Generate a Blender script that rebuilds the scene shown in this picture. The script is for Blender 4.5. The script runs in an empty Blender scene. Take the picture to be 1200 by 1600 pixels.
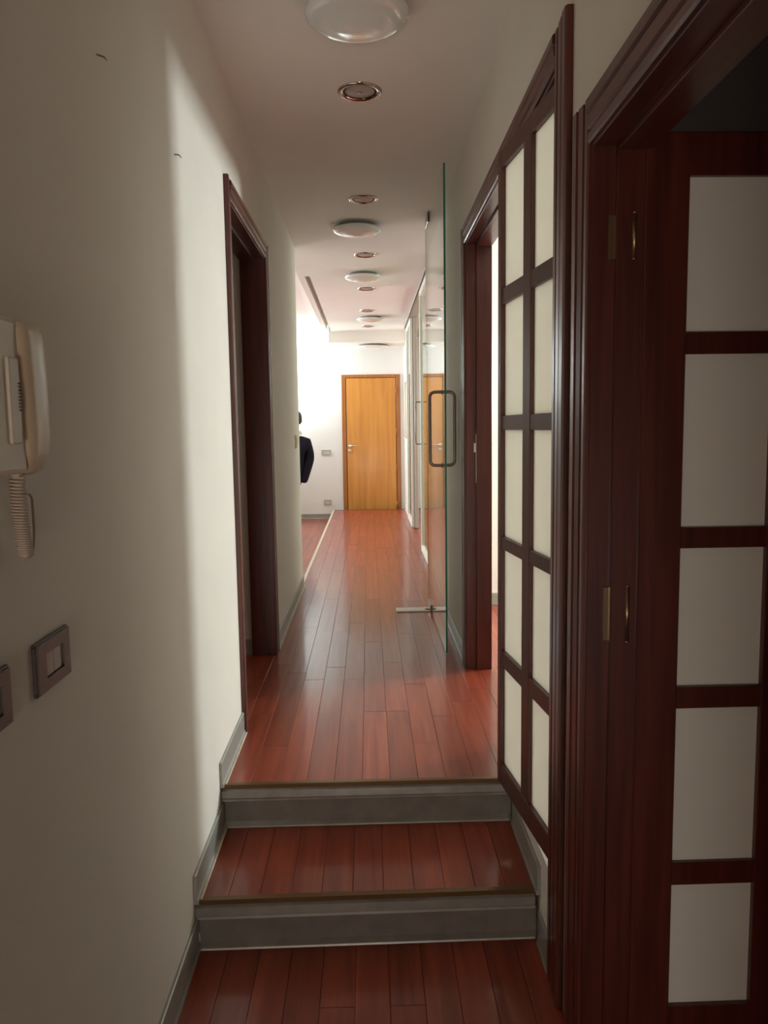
import bpy, bmesh, math, random
from mathutils import Matrix, Vector
random.seed(7)
SC = bpy.context.scene
COL = SC.collection

# ------------------------------------------------------------------ camera
F_PX, PITCH, YAW, ROLL, CAM_H = 1222.5, 0.1072, 0.0181, -0.0144, 1.21
fw = Vector((math.sin(YAW)*math.cos(PITCH), math.cos(YAW)*math.cos(PITCH), -math.sin(PITCH)))
rt = Vector((math.cos(YAW), -math.sin(YAW), 0.0))
up = rt.cross(fw)
R_ = rt*math.cos(ROLL) + up*math.sin(ROLL)
U_ = -rt*math.sin(ROLL) + up*math.cos(ROLL)
cam = bpy.data.cameras.new('camera')
cam.sensor_fit = 'VERTICAL'; cam.sensor_height = 24.0
cam.lens = F_PX/1600.0*24.0
cam.clip_start = 0.02; cam.clip_end = 100
camo = bpy.data.objects.new('camera', cam); COL.objects.link(camo)
camo.matrix_world = Matrix(((R_.x, U_.x, -fw.x, 0), (R_.y, U_.y, -fw.y, 0), (R_.z, U_.z, -fw.z, CAM_H), (0, 0, 0, 1)))
SC.camera = camo

# ------------------------------------------------------------------ world, window daylight and added fill lights, exposure
w = bpy.data.worlds.new('sky'); SC.world = w; w.use_nodes = True
w.node_tree.nodes['Background'].inputs[0].default_value = (0.80, 0.90, 1.0, 1)
w.node_tree.nodes['Background'].inputs[1].default_value = 1.0

def opening_light(name, loc, rot, sx, sy, power, color):
    l = bpy.data.lights.new(name, 'AREA'); l.shape = 'RECTANGLE'; l.size = sx; l.size_y = sy
    l.energy = power; l.color = color
    o = bpy.data.objects.new(name, l); COL.objects.link(o); o.location = loc; o.rotation_euler = rot
    return o
PI = math.pi
# window daylight for two rooms, then three added fills, each at an opening
opening_light('daylight_right_room', (3.62, 4.76, 1.58), (0, PI/2, 0), 0.42, 0.32, 145, (0.87, 0.99, 1.0))
opening_light('daylight_far_room', (-4.58, 9.9, 1.55), (0, -PI/2, 0), 1.4, 2.8, 245, (0.90, 0.97, 1.0))
opening_light('fill_end_wall', (-1.52, 11.50, 2.0), (0, -PI/2, 0), 0.8, 0.40, 35, (0.90, 0.98, 1.0))  # no window known here; added to make the glow on the end wall
opening_light('fill_glazed_room', (3.48, 8.2, 1.45), (0, PI/2, 0), 1.2, 1.6, 70, (1.0, 0.96, 0.86))  # unseen source added to brighten the partition and the left wall
opening_light('fill_entrance', (-0.05, -3.52, 0.06), (PI/2, 0, 0), 0.7, 0.62, 40.0, (1.0, 0.92, 0.83))  # unseen source added behind the camera to lift ceiling and panes

vs = SC.view_settings
vs.view_transform = 'Standard'; vs.look = 'None'; vs.gamma = 1.0; vs.use_curve_mapping = False
vs.exposure = 0.0

# ------------------------------------------------------------------ helpers
def srgb(r, g, b):
    f = lambda c: ((c/255+0.055)/1.055)**2.4 if c > 10 else c/255/12.92
    return (f(r), f(g), f(b), 1)

def nmat(name):
    m = bpy.data.materials.new(name); m.use_nodes = True
    nt = m.node_tree; nt.nodes.clear()
    out = nt.nodes.new('ShaderNodeOutputMaterial')
    return m, nt, out

def plain(name, col, rough=0.5, metal=0.0, var=0.06, scale=8.0, bump=0.0, bscale=60.0, coat=0.0, spec=0.5):
    m, nt, out = nmat(name)
    b = nt.nodes.new('ShaderNodeBsdfPrincipled')
    g = nt.nodes.new('ShaderNodeNewGeometry')
    n = nt.nodes.new('ShaderNodeTexNoise'); n.inputs['Scale'].default_value = scale; n.inputs['Detail'].default_value = 4
    nt.links.new(g.outputs['Position'], n.inputs['Vector'])
    r = nt.nodes.new('ShaderNodeValToRGB')
    r.color_ramp.elements[0].position = 0.3; r.color_ramp.elements[1].position = 0.7
    r.color_ramp.elements[0].color = (col[0]*(1-var), col[1]*(1-var), col[2]*(1-var), 1)
    r.color_ramp.elements[1].color = (min(1, col[0]*(1+var)), min(1, col[1]*(1+var)), min(1, col[2]*(1+var)), 1)
    nt.links.new(n.outputs['Fac'], r.inputs[0]); nt.links.new(r.outputs[0], b.inputs['Base Color'])
    b.inputs['Roughness'].default_value = rough; b.inputs['Metallic'].default_value = metal
    b.inputs['Coat Weight'].default_value = coat; b.inputs['Coat Roughness'].default_value = 0.08
    b.inputs['Specular IOR Level'].default_value = spec
    if bump > 0:
        n2 = nt.nodes.new('ShaderNodeTexNoise'); n2.inputs['Scale'].default_value = bscale; n2.inputs['Detail'].default_value = 3
        nt.links.new(g.outputs['Position'], n2.inputs['Vector'])
        bp = nt.nodes.new('ShaderNodeBump'); bp.inputs['Strength'].default_value = bump; bp.inputs['Distance'].default_value = 0.004
        nt.links.new(n2.outputs['Fac'], bp.inputs['Height']); nt.links.new(bp.outputs[0], b.inputs['Normal'])
    nt.links.new(b.outputs[0], out.inputs[0])
    return m

def wood(name, c_dark, c_mid, c_light, axis='y', rough=0.3, coat=0.3, fine=60.0, along=2.5, objvar=0.35, wav=0.0, spec=0.5):
    """grain stretched along one axis, brightness varied from piece to piece"""
    m, nt, out = nmat(name)
    b = nt.nodes.new('ShaderNodeBsdfPrincipled')
    g = nt.nodes.new('ShaderNodeNewGeometry')
    oi = nt.nodes.new('ShaderNodeObjectInfo')
    off = nt.nodes.new('ShaderNodeMath'); off.operation = 'MULTIPLY'; off.inputs[1].default_value = 37.0
    nt.links.new(oi.outputs['Random'], off.inputs[0])
    add = nt.nodes.new('ShaderNodeVectorMath'); add.operation = 'ADD'
    nt.links.new(g.outputs['Position'], add.inputs[0]); nt.links.new(off.outputs[0], add.inputs[1])
    mp = nt.nodes.new('ShaderNodeMapping')
    s = {'x': (along, fine, fine), 'y': (fine, along, fine), 'z': (fine, fine, along)}[axis]
    mp.inputs['Scale'].default_value = s
    nt.links.new(add.outputs[0], mp.inputs['Vector'])
    n = nt.nodes.new('ShaderNodeTexNoise'); n.inputs['Scale'].default_value = 1.0; n.inputs['Detail'].default_value = 5
    n.inputs['Distortion'].default_value = 0.6
    nt.links.new(mp.outputs[0], n.inputs['Vector'])
    r = nt.nodes.new('ShaderNodeValToRGB')
    e = r.color_ramp.elements
    e[0].position = 0.28; e[0].color = c_dark; e[1].position = 0.75; e[1].color = c_light
    k = e.new(0.5); k.color = c_mid
    nt.links.new(n.outputs['Fac'], r.inputs[0])
    # per piece
    mr = nt.nodes.new('ShaderNodeMapRange'); mr.inputs['To Min'].default_value = 1-objvar; mr.inputs['To Max'].default_value = 1+objvar
    nt.links.new(oi.outputs['Random'], mr.inputs['Value'])
    hsv = nt.nodes.new('ShaderNodeHueSaturation')
    nt.links.new(mr.outputs[0], hsv.inputs['Value']); nt.links.new(r.outputs[0], hsv.inputs['Color'])
    nt.links.new(hsv.outputs[0], b.inputs['Base Color'])
    b.inputs['Roughness'].default_value = rough
    b.inputs['Coat Weight'].default_value = coat; b.inputs['Coat Roughness'].default_value = 0.12
    b.inputs['Specular IOR Level'].default_value = spec
    bp = nt.nodes.new('ShaderNodeBump'); bp.inputs['Strength'].default_value = 0.12; bp.inputs['Distance'].default_value = 0.001
    nt.links.new(n.outputs['Fac'], bp.inputs['Height'])
    last = bp
    if wav > 0:
        n2 = nt.nodes.new('ShaderNodeTexNoise'); n2.inputs['Scale'].default_value = 14.0; n2.inputs['Detail'].default_value = 2
        nt.links.new(g.outputs['Position'], n2.inputs['Vector'])
        b2 = nt.nodes.new('ShaderNodeBump'); b2.inputs['Strength'].default_value = wav; b2.inputs['Distance'].default_value = 0.004
        nt.links.new(n2.outputs['Fac'], b2.inputs['Height']); nt.links.new(bp.outputs[0], b2.inputs['Normal']); last = b2
    nt.links.new(last.outputs[0], b.inputs['Normal']); nt.links.new(last.outputs[0], b.inputs['Coat Normal'])
    nt.links.new(b.outputs[0], out.inputs[0])
    return m

def clear_glass(name, tint):
    """thin-walled clear glass: transparent body, Fresnel reflection on both faces"""
    m, nt, out = nmat(name)
    t = nt.nodes.new('ShaderNodeBsdfTransparent'); t.inputs[0].default_value = tint
    gl = nt.nodes.new('ShaderNodeBsdfGlossy'); gl.inputs['Roughness'].default_value = 0.01
    gl.inputs['Color'].default_value = (0.95, 0.95, 0.95, 1)
    ge = nt.nodes.new('ShaderNodeNewGeometry')
    mr = nt.nodes.new('ShaderNodeMapRange'); mr.inputs['To Min'].default_value = 1.5; mr.inputs['To Max'].default_value = 1/1.5
    nt.links.new(ge.outputs['Backfacing'], mr.inputs['Value'])
    fr = nt.nodes.new('ShaderNodeFresnel'); nt.links.new(mr.outputs[0], fr.inputs['IOR'])
    mx = nt.nodes.new('ShaderNodeMixShader')
    nt.links.new(fr.outputs[0], mx.inputs[0]); nt.links.new(t.outputs[0], mx.inputs[1]); nt.links.new(gl.outputs[0], mx.inputs[2])
    nt.links.new(mx.outputs[0], out.inputs[0])
    return m

def frosted(name, col, trans=0.5, gloss=0.06):
    m, nt, out = nmat(name)
    d = nt.nodes.new('ShaderNodeBsdfDiffuse'); d.inputs[0].default_value = col
    t = nt.nodes.new('ShaderNodeBsdfTranslucent'); t.inputs[0].default_value = col
    gl = nt.nodes.new('ShaderNodeBsdfGlossy'); gl.inputs['Roughness'].default_value = 0.35
    a = nt.nodes.new('ShaderNodeMixShader'); a.inputs[0].default_value = trans
    b = nt.nodes.new('ShaderNodeMixShader'); b.inputs[0].default_value = gloss
    nt.links.new(d.outputs[0], a.inputs[1]); nt.links.new(t.outputs[0], a.inputs[2])
    nt.links.new(a.outputs[0], b.inputs[1]); nt.links.new(gl.outputs[0], b.inputs[2])
    nt.links.new(b.outputs[0], out.inputs[0])
    return m

M = {}
M['wall'] = plain('wall_paint', (0.82, 0.765, 0.685), 0.75, var=0.02, scale=3, bump=0.05, bscale=140, spec=0.2)
M['wall_white'] = plain('white_wall_paint', (0.82, 0.82, 0.80), 0.75, var=0.015, scale=3, spec=0.2)
M['ceil'] = plain('ceiling_paint', (0.84, 0.80, 0.74), 0.8, var=0.015, scale=2, spec=0.2)
M['shade_wall'] = plain('painted_room_shade', (0.10, 0.085, 0.075), 0.8, var=0.05, scale=4, spec=0.2)  # the room's lack of light is put into this dark colour
M['base'] = plain('grey_aluminium_skirting', (0.34, 0.335, 0.30), 0.38, metal=0.25, var=0.05, scale=5)
M['seal'] = plain('cream_sealant', (0.55, 0.48, 0.36), 0.6, var=0.15, scale=30)
M['nose'] = plain('brushed_grey_nosing', (0.22, 0.20, 0.175), 0.38, metal=0.35, var=0.12, scale=18)
M['brass'] = plain('brown_edge_strip', (0.16, 0.09, 0.035), 0.35, metal=0.6, var=0.1)
M['floor'] = wood('cherry_floor_boards', (0.19, 0.028, 0.013, 1), (0.27, 0.046, 0.020, 1), (0.35, 0.070, 0.031, 1), 'y', rough=0.38, coat=0.42, fine=30, along=1.6, objvar=0.16, wav=0.12, spec=0.35)
M['subfloor'] = plain('dark_joint', (0.075, 0.020, 0.011), 0.8)
M['mahog'] = wood('dark_mahogany', (0.055, 0.009, 0.005, 1), (0.090, 0.015, 0.008, 1), (0.130, 0.024, 0.013, 1), 'z', rough=0.36, coat=0.2, fine=45, along=2.0, objvar=0.12)
M['mahog_y'] = wood('dark_mahogany_along', (0.055, 0.009, 0.005, 1), (0.090, 0.015, 0.008, 1), (0.130, 0.024, 0.013, 1), 'y', rough=0.36, coat=0.2, fine=45, along=2.0, objvar=0.12)
M['lattice'] = wood('brown_lattice_wood', (0.060, 0.018, 0.011, 1), (0.085, 0.026, 0.016, 1), (0.11, 0.036, 0.022, 1), 'z', rough=0.4, coat=0.1, fine=60, along=3, objvar=0.1)
M['oak'] = wood('honey_oak_veneer', (0.55, 0.22, 0.035, 1), (0.64, 0.275, 0.05, 1), (0.72, 0.33, 0.07, 1), 'z', rough=0.4, coat=0.1, fine=14, along=0.8, objvar=0.02)
M['oakfr'] = wood('oak_door_frame', (0.30, 0.10, 0.022, 1), (0.38, 0.14, 0.03, 1), (0.46, 0.18, 0.045, 1), 'z', rough=0.4, coat=0.1, fine=30, along=1.5, objvar=0.04)
M['pane'] = frosted('frosted_pane', (0.86, 0.84, 0.77, 1), 0.6)
M['pane_lit'] = frosted('lit_frosted_pane', (0.88, 0.86, 0.78, 1), 0.04)  # same frosted glass made opaque and paler, brightness put into the material
M['glass'] = clear_glass('clear_glass', (0.93, 0.97, 0.945, 1))
M['gedge'] = plain('green_glass_edge', (0.03, 0.22, 0.12), 0.15, var=0.1, scale=6)
M['mint'] = clear_glass('mint_glazing', (0.80, 0.93, 0.86, 1))
M['white'] = plain('white_plastic', (0.80, 0.80, 0.78), 0.16, var=0.01, coat=0.4)
M['wframe'] = plain('white_lacquered_frame', (0.78, 0.76, 0.68), 0.4, var=0.02)
M['gframe'] = plain('grey_frame', (0.42, 0.40, 0.35), 0.4, var=0.03)
M['chrome'] = plain('chrome', (0.55, 0.50, 0.46), 0.10, metal=1.0, var=0.02)
M['bronze'] = plain('burnished_steel', (0.22, 0.18, 0.15), 0.28, metal=0.9, var=0.05)
M['steel'] = plain('satin_steel', (0.60, 0.58, 0.54), 0.3, metal=0.9, var=0.04)
M['plate'] = plain('worn_steel_plate', (0.62, 0.57, 0.50), 0.45, metal=0.4, var=0.15, scale=40)
M['dark'] = plain('dark_recess', (0.035, 0.022, 0.018), 0.6, var=0.05)  # used flat for holes, slots and gaps, their shade put into the colour
M['lens'] = plain('frosted_lens', (0.42, 0.37, 0.34), 0.4, var=0.05, scale=30)
M['cream'] = plain('aged_cream_plastic', (0.62, 0.50, 0.35), 0.35, var=0.03, coat=0.1)
M['ivory'] = plain('ivory_plastic', (0.68, 0.60, 0.49), 0.4, var=0.02)
M['cord'] = plain('cream_cord', (0.55, 0.44, 0.35), 0.5, var=0.04)
M['swdark'] = plain('taupe_switch_plate', (0.092, 0.070, 0.060), 0.32, var=0.03)
M['swin'] = plain('grey_rocker', (0.52, 0.47, 0.42), 0.4, var=0.02)
M['swgrey'] = plain('silver_grey_plate', (0.42, 0.42, 0.40), 0.4, var=0.03)
M['hinge'] = plain('aged_brass_hinge', (0.30, 0.20, 0.11), 0.3, metal=0.85, var=0.08)
M['navy'] = plain('dark_navy_cloth', (0.012, 0.010, 0.020), 0.9, var=0.2, scale=50, spec=0.2)
M['trous'] = plain('black_cloth', (0.012, 0.012, 0.014), 0.9, var=0.2, scale=50, spec=0.2)
M['shirt'] = plain('white_collar_cloth', (0.75, 0.74, 0.73), 0.8, var=0.02)
M['skin'] = plain('skin', (0.52, 0.30, 0.20), 0.5, var=0.04)
M['hair'] = plain('dark_hair', (0.03, 0.02, 0.015), 0.6, var=0.3, scale=80)
M['shoe'] = plain('black_leather', (0.015, 0.013, 0.012), 0.35, var=0.1)

def tag(o, label=None, cat=None, group=None, kind=None):
    if label: o['label'] = label
    if cat: o['category'] = cat
    if group: o['group'] = group
    if kind: o['kind'] = kind
    return o

def empty(name, loc=(0, 0, 0)):
    o = bpy.data.objects.new(name, None); o.empty_display_size = 0.1
    COL.objects.link(o); o.location = loc
    return o

def wloc(o):
    v = Vector((0, 0, 0))
    while o is not None:
        v += Vector(o.location); o = o.parent
    return v

class MB:
    """collects shapes in world coordinates; build() links them as one mesh object"""
    def __init__(self): self.bm = bmesh.new()
    def hexa(self, pts, bev=0.0, seg=1):
        vs_ = [self.bm.verts.new(p) for p in pts]
        fs = [self.bm.faces.new([vs_[i] for i in q]) for q in ((0, 3, 2, 1), (4, 5, 6, 7), (0, 1, 5, 4), (1, 2, 6, 5), (2, 3, 7, 6), (3, 0, 4, 7))]
        if bev > 0:
            es = list({e for f in fs for e in f.edges})
            bmesh.ops.bevel(self.bm, geom=es, offset=bev, segments=seg, profile=0.5, affect='EDGES', clamp_overlap=True)
        return self
    def box(self, x0, x1, y0, y1, z0, z1, bev=0.0, seg=1, T=None):
        p = [(x0, y0, z0), (x1, y0, z0), (x1, y1, z0), (x0, y1, z0), (x0, y0, z1), (x1, y0, z1), (x1, y1, z1), (x0, y1, z1)]
        if T: p = [T(*q) for q in p]
        return self.hexa(p, bev, seg)
    def lathe(self, prof, c, axis='z', n=32, cap=True):
        rings = []
        for (r, h_) in prof:
            ring = []
            for i in range(n):
                a = 2*PI*i/n
                if axis == 'z': p = (c[0]+r*math.cos(a), c[1]+r*math.sin(a), c[2]+h_)
                elif axis == 'x': p = (c[0]+h_, c[1]+r*math.cos(a), c[2]+r*math.sin(a))
                else: p = (c[0]+r*math.cos(a), c[1]+h_, c[2]+r*math.sin(a))
                ring.append(self.bm.verts.new(p))
            rings.append(ring)
        for a, b in zip(rings[:-1], rings[1:]):
            for i in range(n):
                j = (i+1) % n
                f = self.bm.faces.new((a[i], a[j], b[j], b[i])); f.smooth = True
        if cap:
            self.bm.faces.new(rings[0]); self.bm.faces.new(rings[-1])
        return self
    def tube(self, pts, r, n=10, closed=False):
        pts = [Vector(p) for p in pts]; N = len(pts); rings = []
        prevn = None
        for i, p in enumerate(pts):
            if closed: d = pts[(i+1) % N]-pts[i-1]
            else: d = pts[min(i+1, N-1)]-pts[max(i-1, 0)]
            d.normalize()
            if prevn is None:
                a = Vector((0, 0, 1)) if abs(d.z) < 0.9 else Vector((1, 0, 0))
                nrm = d.cross(a).normalized()
            else:
                nrm = (prevn-d*prevn.dot(d)).normalized()
            prevn = nrm; bn = d.cross(nrm)
            rings.append([self.bm.verts.new(p+(nrm*math.cos(2*PI*k/n)+bn*math.sin(2*PI*k/n))*r) for k in range(n)])
        seq = list(zip(rings[:-1], rings[1:]))
        if closed: seq.append((rings[-1], rings[0]))
        for a, b in seq:
            for k in range(n):
                j = (k+1) % n
                f = self.bm.faces.new((a[k], a[j], b[j], b[k])); f.smooth = True
        if not closed:
            self.bm.faces.new(rings[0]); self.bm.faces.new(rings[-1])
        return self
    def extrude_y(self, prof, y0, y1, sk=0.0):
        a = [self.bm.verts.new((x, y0, z)) for x, z in prof]; b = [self.bm.verts.new((x, y1, z)) for x, z in prof]
        self._loft(a, b); return self
    def extrude_x(self, prof, x0, x1, dy=0.0):
        a = [self.bm.verts.new((x0, y, z)) for y, z in prof]; b = [self.bm.verts.new((x1, y+dy, z)) for y, z in prof]
        self._loft(a, b); return self
    def extrude_z(self, prof, z0, z1):
        a = [self.bm.verts.new((x, y, z0)) for x, y in prof]; b = [self.bm.verts.new((x, y, z1)) for x, y in prof]
        self._loft(a, b); return self
    def _loft(self, a, b):
        n = len(a)
        for i in range(n):
            j = (i+1) % n
            self.bm.faces.new((a[i], a[j], b[j], b[i]))
        self.bm.faces.new(a); self.bm.faces.new(b)
    def build(self, name, mat, parent=None):
        bmesh.ops.recalc_face_normals(self.bm, faces=self.bm.faces)
        me = bpy.data.meshes.new(name)
        if parent is not None:
            bmesh.ops.translate(self.bm, verts=self.bm.verts, vec=-wloc(parent))
        self.bm.to_mesh(me); self.bm.free()
        me.materials.append(M[mat] if isinstance(mat, str) else mat)
        o = bpy.data.objects.new(name, me); COL.objects.link(o)
        if parent is not None: o.parent = parent
        return o

def struct(name, mb, mat, label, cat, parent=None):
    o = mb.build(name, mat, parent)
    return tag(o, label, cat, kind='structure')

# ------------------------------------------------------------------ dimensions
L, RW, C = -0.525, 0.478, 2.54          # corridor wall faces and ceiling
RI = 0.148                              # riser
D1, D2 = 2.575, 2.150                   # front edges of the upper floor and of the tread
ZL = -2*RI                              # entrance floor
LEND, END = 5.96, 11.80
FR = -RI                                # far room floor
PEND = 11.58

# ------------------------------------------------------------------ shell
m = MB()
m.box(L-0.12, L, -3.5, 3.085, ZL-0.1, 2.66)
m.box(L-0.12, L, 3.085, 4.155, 2.10, 2.66)
m.box(L-0.12, L, 4.155, LEND, ZL-0.1, 2.66)
struct('wall_left', m, 'wall', 'long cream plaster wall with the intercom and the left doorway', 'wall')
m = MB()
m.box(RW, RW+0.12, -3.5, -0.30, ZL-0.1, 2.66)
m.box(RW, RW+0.12, -0.30, 1.70, 1.805, 2.66)
m.box(RW, RW+0.12, 1.70, 1.985, ZL-0.1, 2.66)
m.box(RW, RW+0.12, 1.985, 3.835, 2.085, 2.66)
m.box(RW, RW+0.12, 1.985, 3.835, ZL-0.1, -0.012)
m.box(RW, RW+0.12, 3.835, 6.13, ZL-0.1, 2.66)
struct('wall_right', m, 'wall', 'cream plaster wall holding the dark red door frames', 'wall')
m = MB(); m.box(-0.7, -0.36, -3.62, -3.5, ZL-0.1, 2.66); m.box(0.36, 0.7, -3.62, -3.5, ZL-0.1, 2.66); m.box(-0.36, 0.36, -3.62, -3.5, ZL-0.1, -0.26); m.box(-0.36, 0.36, -3.62, -3.5, 0.38, 2.66)  # low opening made up to hold the added entrance fill
struct('wall_back', m, 'wall', 'plaster wall closing the entrance behind the viewer', 'wall')
m = MB(); m.box(-4.72, 3.6, END, END+0.12, -0.4, 2.75)
struct('wall_end', m, 'wall_white', 'bright white end wall around the honey coloured door', 'wall')
# far room on the left
m = MB()
m.box(-4.72, -4.6, 5.84, 8.5, -0.3, 2.75); m.box(-4.72, -4.6, 11.3, END, -0.3, 2.75)
m.box(-4.72, -4.6, 8.5, 11.3, -0.3, 0.85); m.box(-4.72, -4.6, 8.5, 11.3, 2.25, 2.75)
m.box(-4.72, L-0.12, 5.84, LEND, -0.3, 2.75)
m.box(-1.64, -1.54, 10.7, 11.29, FR-0.05, 2.66); m.box(-1.64, -1.54, 11.71, END, FR-0.05, 2.66)  # unseen pier with a small opening, added to carry the end wall glow
m.box(-1.64, -1.54, 11.29, 11.71, FR-0.05, 1.58); m.box(-1.64, -1.54, 11.29, 11.71, 2.42, 2.66)
struct('wall_far_room', m, 'wall_white', 'white walls of the far room with its wide window', 'wall')
# side room behind the left doorway
m = MB()
m.box(-2.6, L-0.12, 4.14, 4.26, -0.3, 2.66); m.box(-2.72, -2.6, 2.2, 4.26, -0.3, 2.66); m.box(-2.6, L-0.12, 2.2, 2.3, -0.3, 2.66)
struct('wall_side_room', m, 'wall', 'grey-lit wall seen through the left doorway', 'wall')
# room behind the lattice door
m = MB()
m.box(RW+0.12, 3.72, 5.22, 5.32, -0.3, 2.66); m.box(RW+0.12, 3.72, 1.86, 1.96, -0.4, 2.66)
m.box(3.6, 3.72, 1.96, 4.59, -0.3, 2.66); m.box(3.6, 3.72, 4.93, 5.22, -0.3, 2.66)
m.box(3.6, 3.72, 4.59, 4.93, -0.3, 1.36); m.box(3.6, 3.72, 4.59, 4.93, 1.80, 2.66)
struct('wall_lattice_room', m, 'wall', 'cream wall of the room glimpsed past the lattice door', 'wall')
# dark room
m = MB()
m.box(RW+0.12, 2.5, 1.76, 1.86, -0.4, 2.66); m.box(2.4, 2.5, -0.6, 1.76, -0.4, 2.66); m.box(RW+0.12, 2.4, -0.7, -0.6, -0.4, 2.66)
struct('wall_dark_room', m, 'shade_wall', 'walls of the near right room, darkened in colour for its shade', 'wall')
# right hand far side: wall end and niche wall
RX = 0.535
m = MB()
m.box(RX, RX+0.12, 10.42, 10.58, -0.3, 2.66); m.box(RX, RX+0.12, 11.62, END, -0.3, 2.66)
m.box(RX, RX+0.12, 10.58, 11.62, -0.3, 1.06); m.box(RX, RX+0.12, 10.58, 11.62, 1.86, 2.66)
m.box(RX+0.10, RX+0.12, 10.58, 11.62, 1.06, 1.86)
struct('wall_niche', m, 'wall', 'warm lit wall with a shallow niche beside the end door', 'wall')
m = MB(); m.box(RX-0.02, RX+0.10, 10.59, 11.61, 1.035, 1.06, 0.004)
struct('trim_niche_sill', m, 'wframe', 'thin pale sill projecting under the wall niche', 'sill')
m = MB()
m.box(RW+0.12, 3.6, 6.05, 6.15, -0.3, 2.66); m.box(3.5, 3.6, 6.15, 7.4, -0.3, 2.66); m.box(3.5, 3.6, 9.0, END, -0.3, 2.66)
m.box(3.5, 3.6, 7.4, 9.0, -0.3, 0.85); m.box(3.5, 3.6, 7.4, 9.0, 2.05, 2.66)  # opening made up to hold the added glazed room fill
struct('wall_glazed_room', m, 'wall', 'pale wall seen through the gap of the sliding partition', 'wall')

# ceilings
SX0, SX1, SY0, SY1 = -0.545, -0.495, 7.06, 11.0      # slot
m = MB()
m.box(L-0.05, RW+0.05, -3.5, LEND, C, C+0.10)
m.box(-0.60, SX0, LEND, 11.0, C, C+0.10); m.box(SX0, SX1, LEND, SY0, C, C+0.10); m.box(SX1, RX+0.12, LEND, 11.0, C, C+0.10)
m.box(SX0, SX1, SY0, SY1, C+0.085, C+0.10)
ce = struct('ceiling', m, 'ceil', 'long cream false ceiling of the corridor with a narrow slot', 'ceiling')
m = MB(); m.box(-0.53, RX+0.12, 11.0, END, 2.39, C+0.10)
struct('ceiling_bulkhead', m, 'ceil', 'lowered ceiling box in front of the end wall', 'ceiling')
m = MB(); m.box(-4.6, -0.53, LEND, END, 2.64, 2.74)
struct('ceiling_far_room', m, 'ceil', 'pinkish white ceiling of the far room', 'ceiling')
m = MB(); m.box(-2.6, L-0.12, 2.3, 4.14, C, C+0.1)
struct('ceiling_side_room', m, 'ceil', 'ceiling of the small room behind the left doorway', 'ceiling')
m = MB(); m.box(RW+0.12, 3.6, 1.96, 5.22, C, C+0.1)
struct('ceiling_lattice_room', m, 'ceil', 'ceiling of the room behind the lattice door', 'ceiling')
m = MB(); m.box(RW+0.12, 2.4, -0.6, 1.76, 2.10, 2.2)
struct('ceiling_dark_room', m, 'shade_wall', 'low ceiling of the dark room, darkened in colour for its shade', 'ceiling')
m = MB(); m.box(RX+0.12, 3.5, 6.15, END, C, C+0.1)
struct('ceiling_glazed_room', m, 'ceil', 'ceiling of the room behind the sliding partition', 'ceiling')

# floors: dark bed with real boards on it
def bed(name, x0, x1, y0, y1, ztop, label, thick=0.10):
    return struct(name, MB().box(x0, x1, y0, y1, ztop-thick, ztop-0.010), 'subfloor', label, 'floor')

PC = {}
def plank_mesh(wd, ln):
    key = (round(wd, 4), round(ln, 3))
    if key not in PC:
        mb = MB(); mb.box(-wd/2, wd/2, 0, ln, -0.0115, 0, 0.0009)
        bmesh.ops.recalc_face_normals(mb.bm, faces=mb.bm.faces)
        me = bpy.data.meshes.new('plank'); mb.bm.to_mesh(me); mb.bm.free(); me.materials.append(M['floor']); PC[key] = me
    return PC[key]

def planks(parent, x0, x1, y0, y1, z, n, lens=(0.7, 0.9, 1.1, 1.3), front_skew=0.0):
    wd = (x1-x0)/n
    for i in range(n):
        xc = x0+wd*(i+0.5)
        y = y0; first = True
        while y < y1-0.02:
            ln = random.choice(lens)
            if first: ln *= random.choice((0.35, 0.6, 0.85, 1.0)); first = False
            if y+ln > y1-0.25: ln = y1-y
            o = bpy.data.objects.new('plank', plank_mesh(wd-0.0008, ln-0.0008)); COL.objects.link(o)
            o.parent = parent; o.location = (xc, y, z+random.uniform(-0.0004, 0.0004))
            y += ln

fl = bed('floor_upper', L, RW+0.12, D1+0.025, PEND, 0.0, 'upper corridor floor of reddish cherry boards', 0.30)
planks(fl, L+0.001, RW+0.060, D1+0.012, PEND-0.02, 0.0, 11)
ft = bed('floor_tread', L, RW, D2+0.03, D1+0.06, -RI, 'single step tread of dark red boards', 0.12)
planks(ft, L+0.001, RW-0.001, D2+0.012, D1+0.024, -RI, 11, lens=(0.6,))
f0 = bed('floor', L, RW+0.02, -3.5, D2+0.05, ZL, 'dark red boarded floor of the entrance')
planks(f0, L+0.001, RW+0.018, -3.5, D2+0.035, ZL, 11, lens=(0.8, 1.0, 1.2))
ff = bed('floor_far_room', -4.6, 3.5, LEND, END, FR, 'reddish boarded floor of the far room')
planks(ff, -1.60, L-0.03, LEND, END-0.015, FR, 12, lens=(0.9, 1.2, 1.5))
m = MB(); m.box(-4.6, -1.605, LEND, END, FR-0.01, FR)
tag(m.build('board_field', 'floor', ff), kind='stuff')
fs = bed('floor_side_room', -2.6, L-0.12, 2.3, 4.14, 0.0, 'red floor inside the left doorway')
planks(fs, -1.20, L-0.12, 2.4, 4.13, 0.0, 6, lens=(0.8, 1.1))
MB().box(L-0.12, L-0.0005, 3.10, 4.14, -0.10, -0.010).build('threshold_bed', 'subfloor', fs)
planks(fs, L-0.12, L, 3.112, 4.128, 0.0, 1, lens=(1.02,))
fr_ = bed('floor_lattice_room', RW+0.12, 3.6, 1.96, 5.22, 0.0, 'red boarded floor of the room behind the lattice door')
planks(fr_, RW+0.0605, 1.6, 2.0, 5.21, 0.0, 12, lens=(0.9, 1.2))
MB().box(1.6, 3.6, 1.96, 5.22, -0.01, 0).build('board_field', 'floor', fr_)
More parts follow.
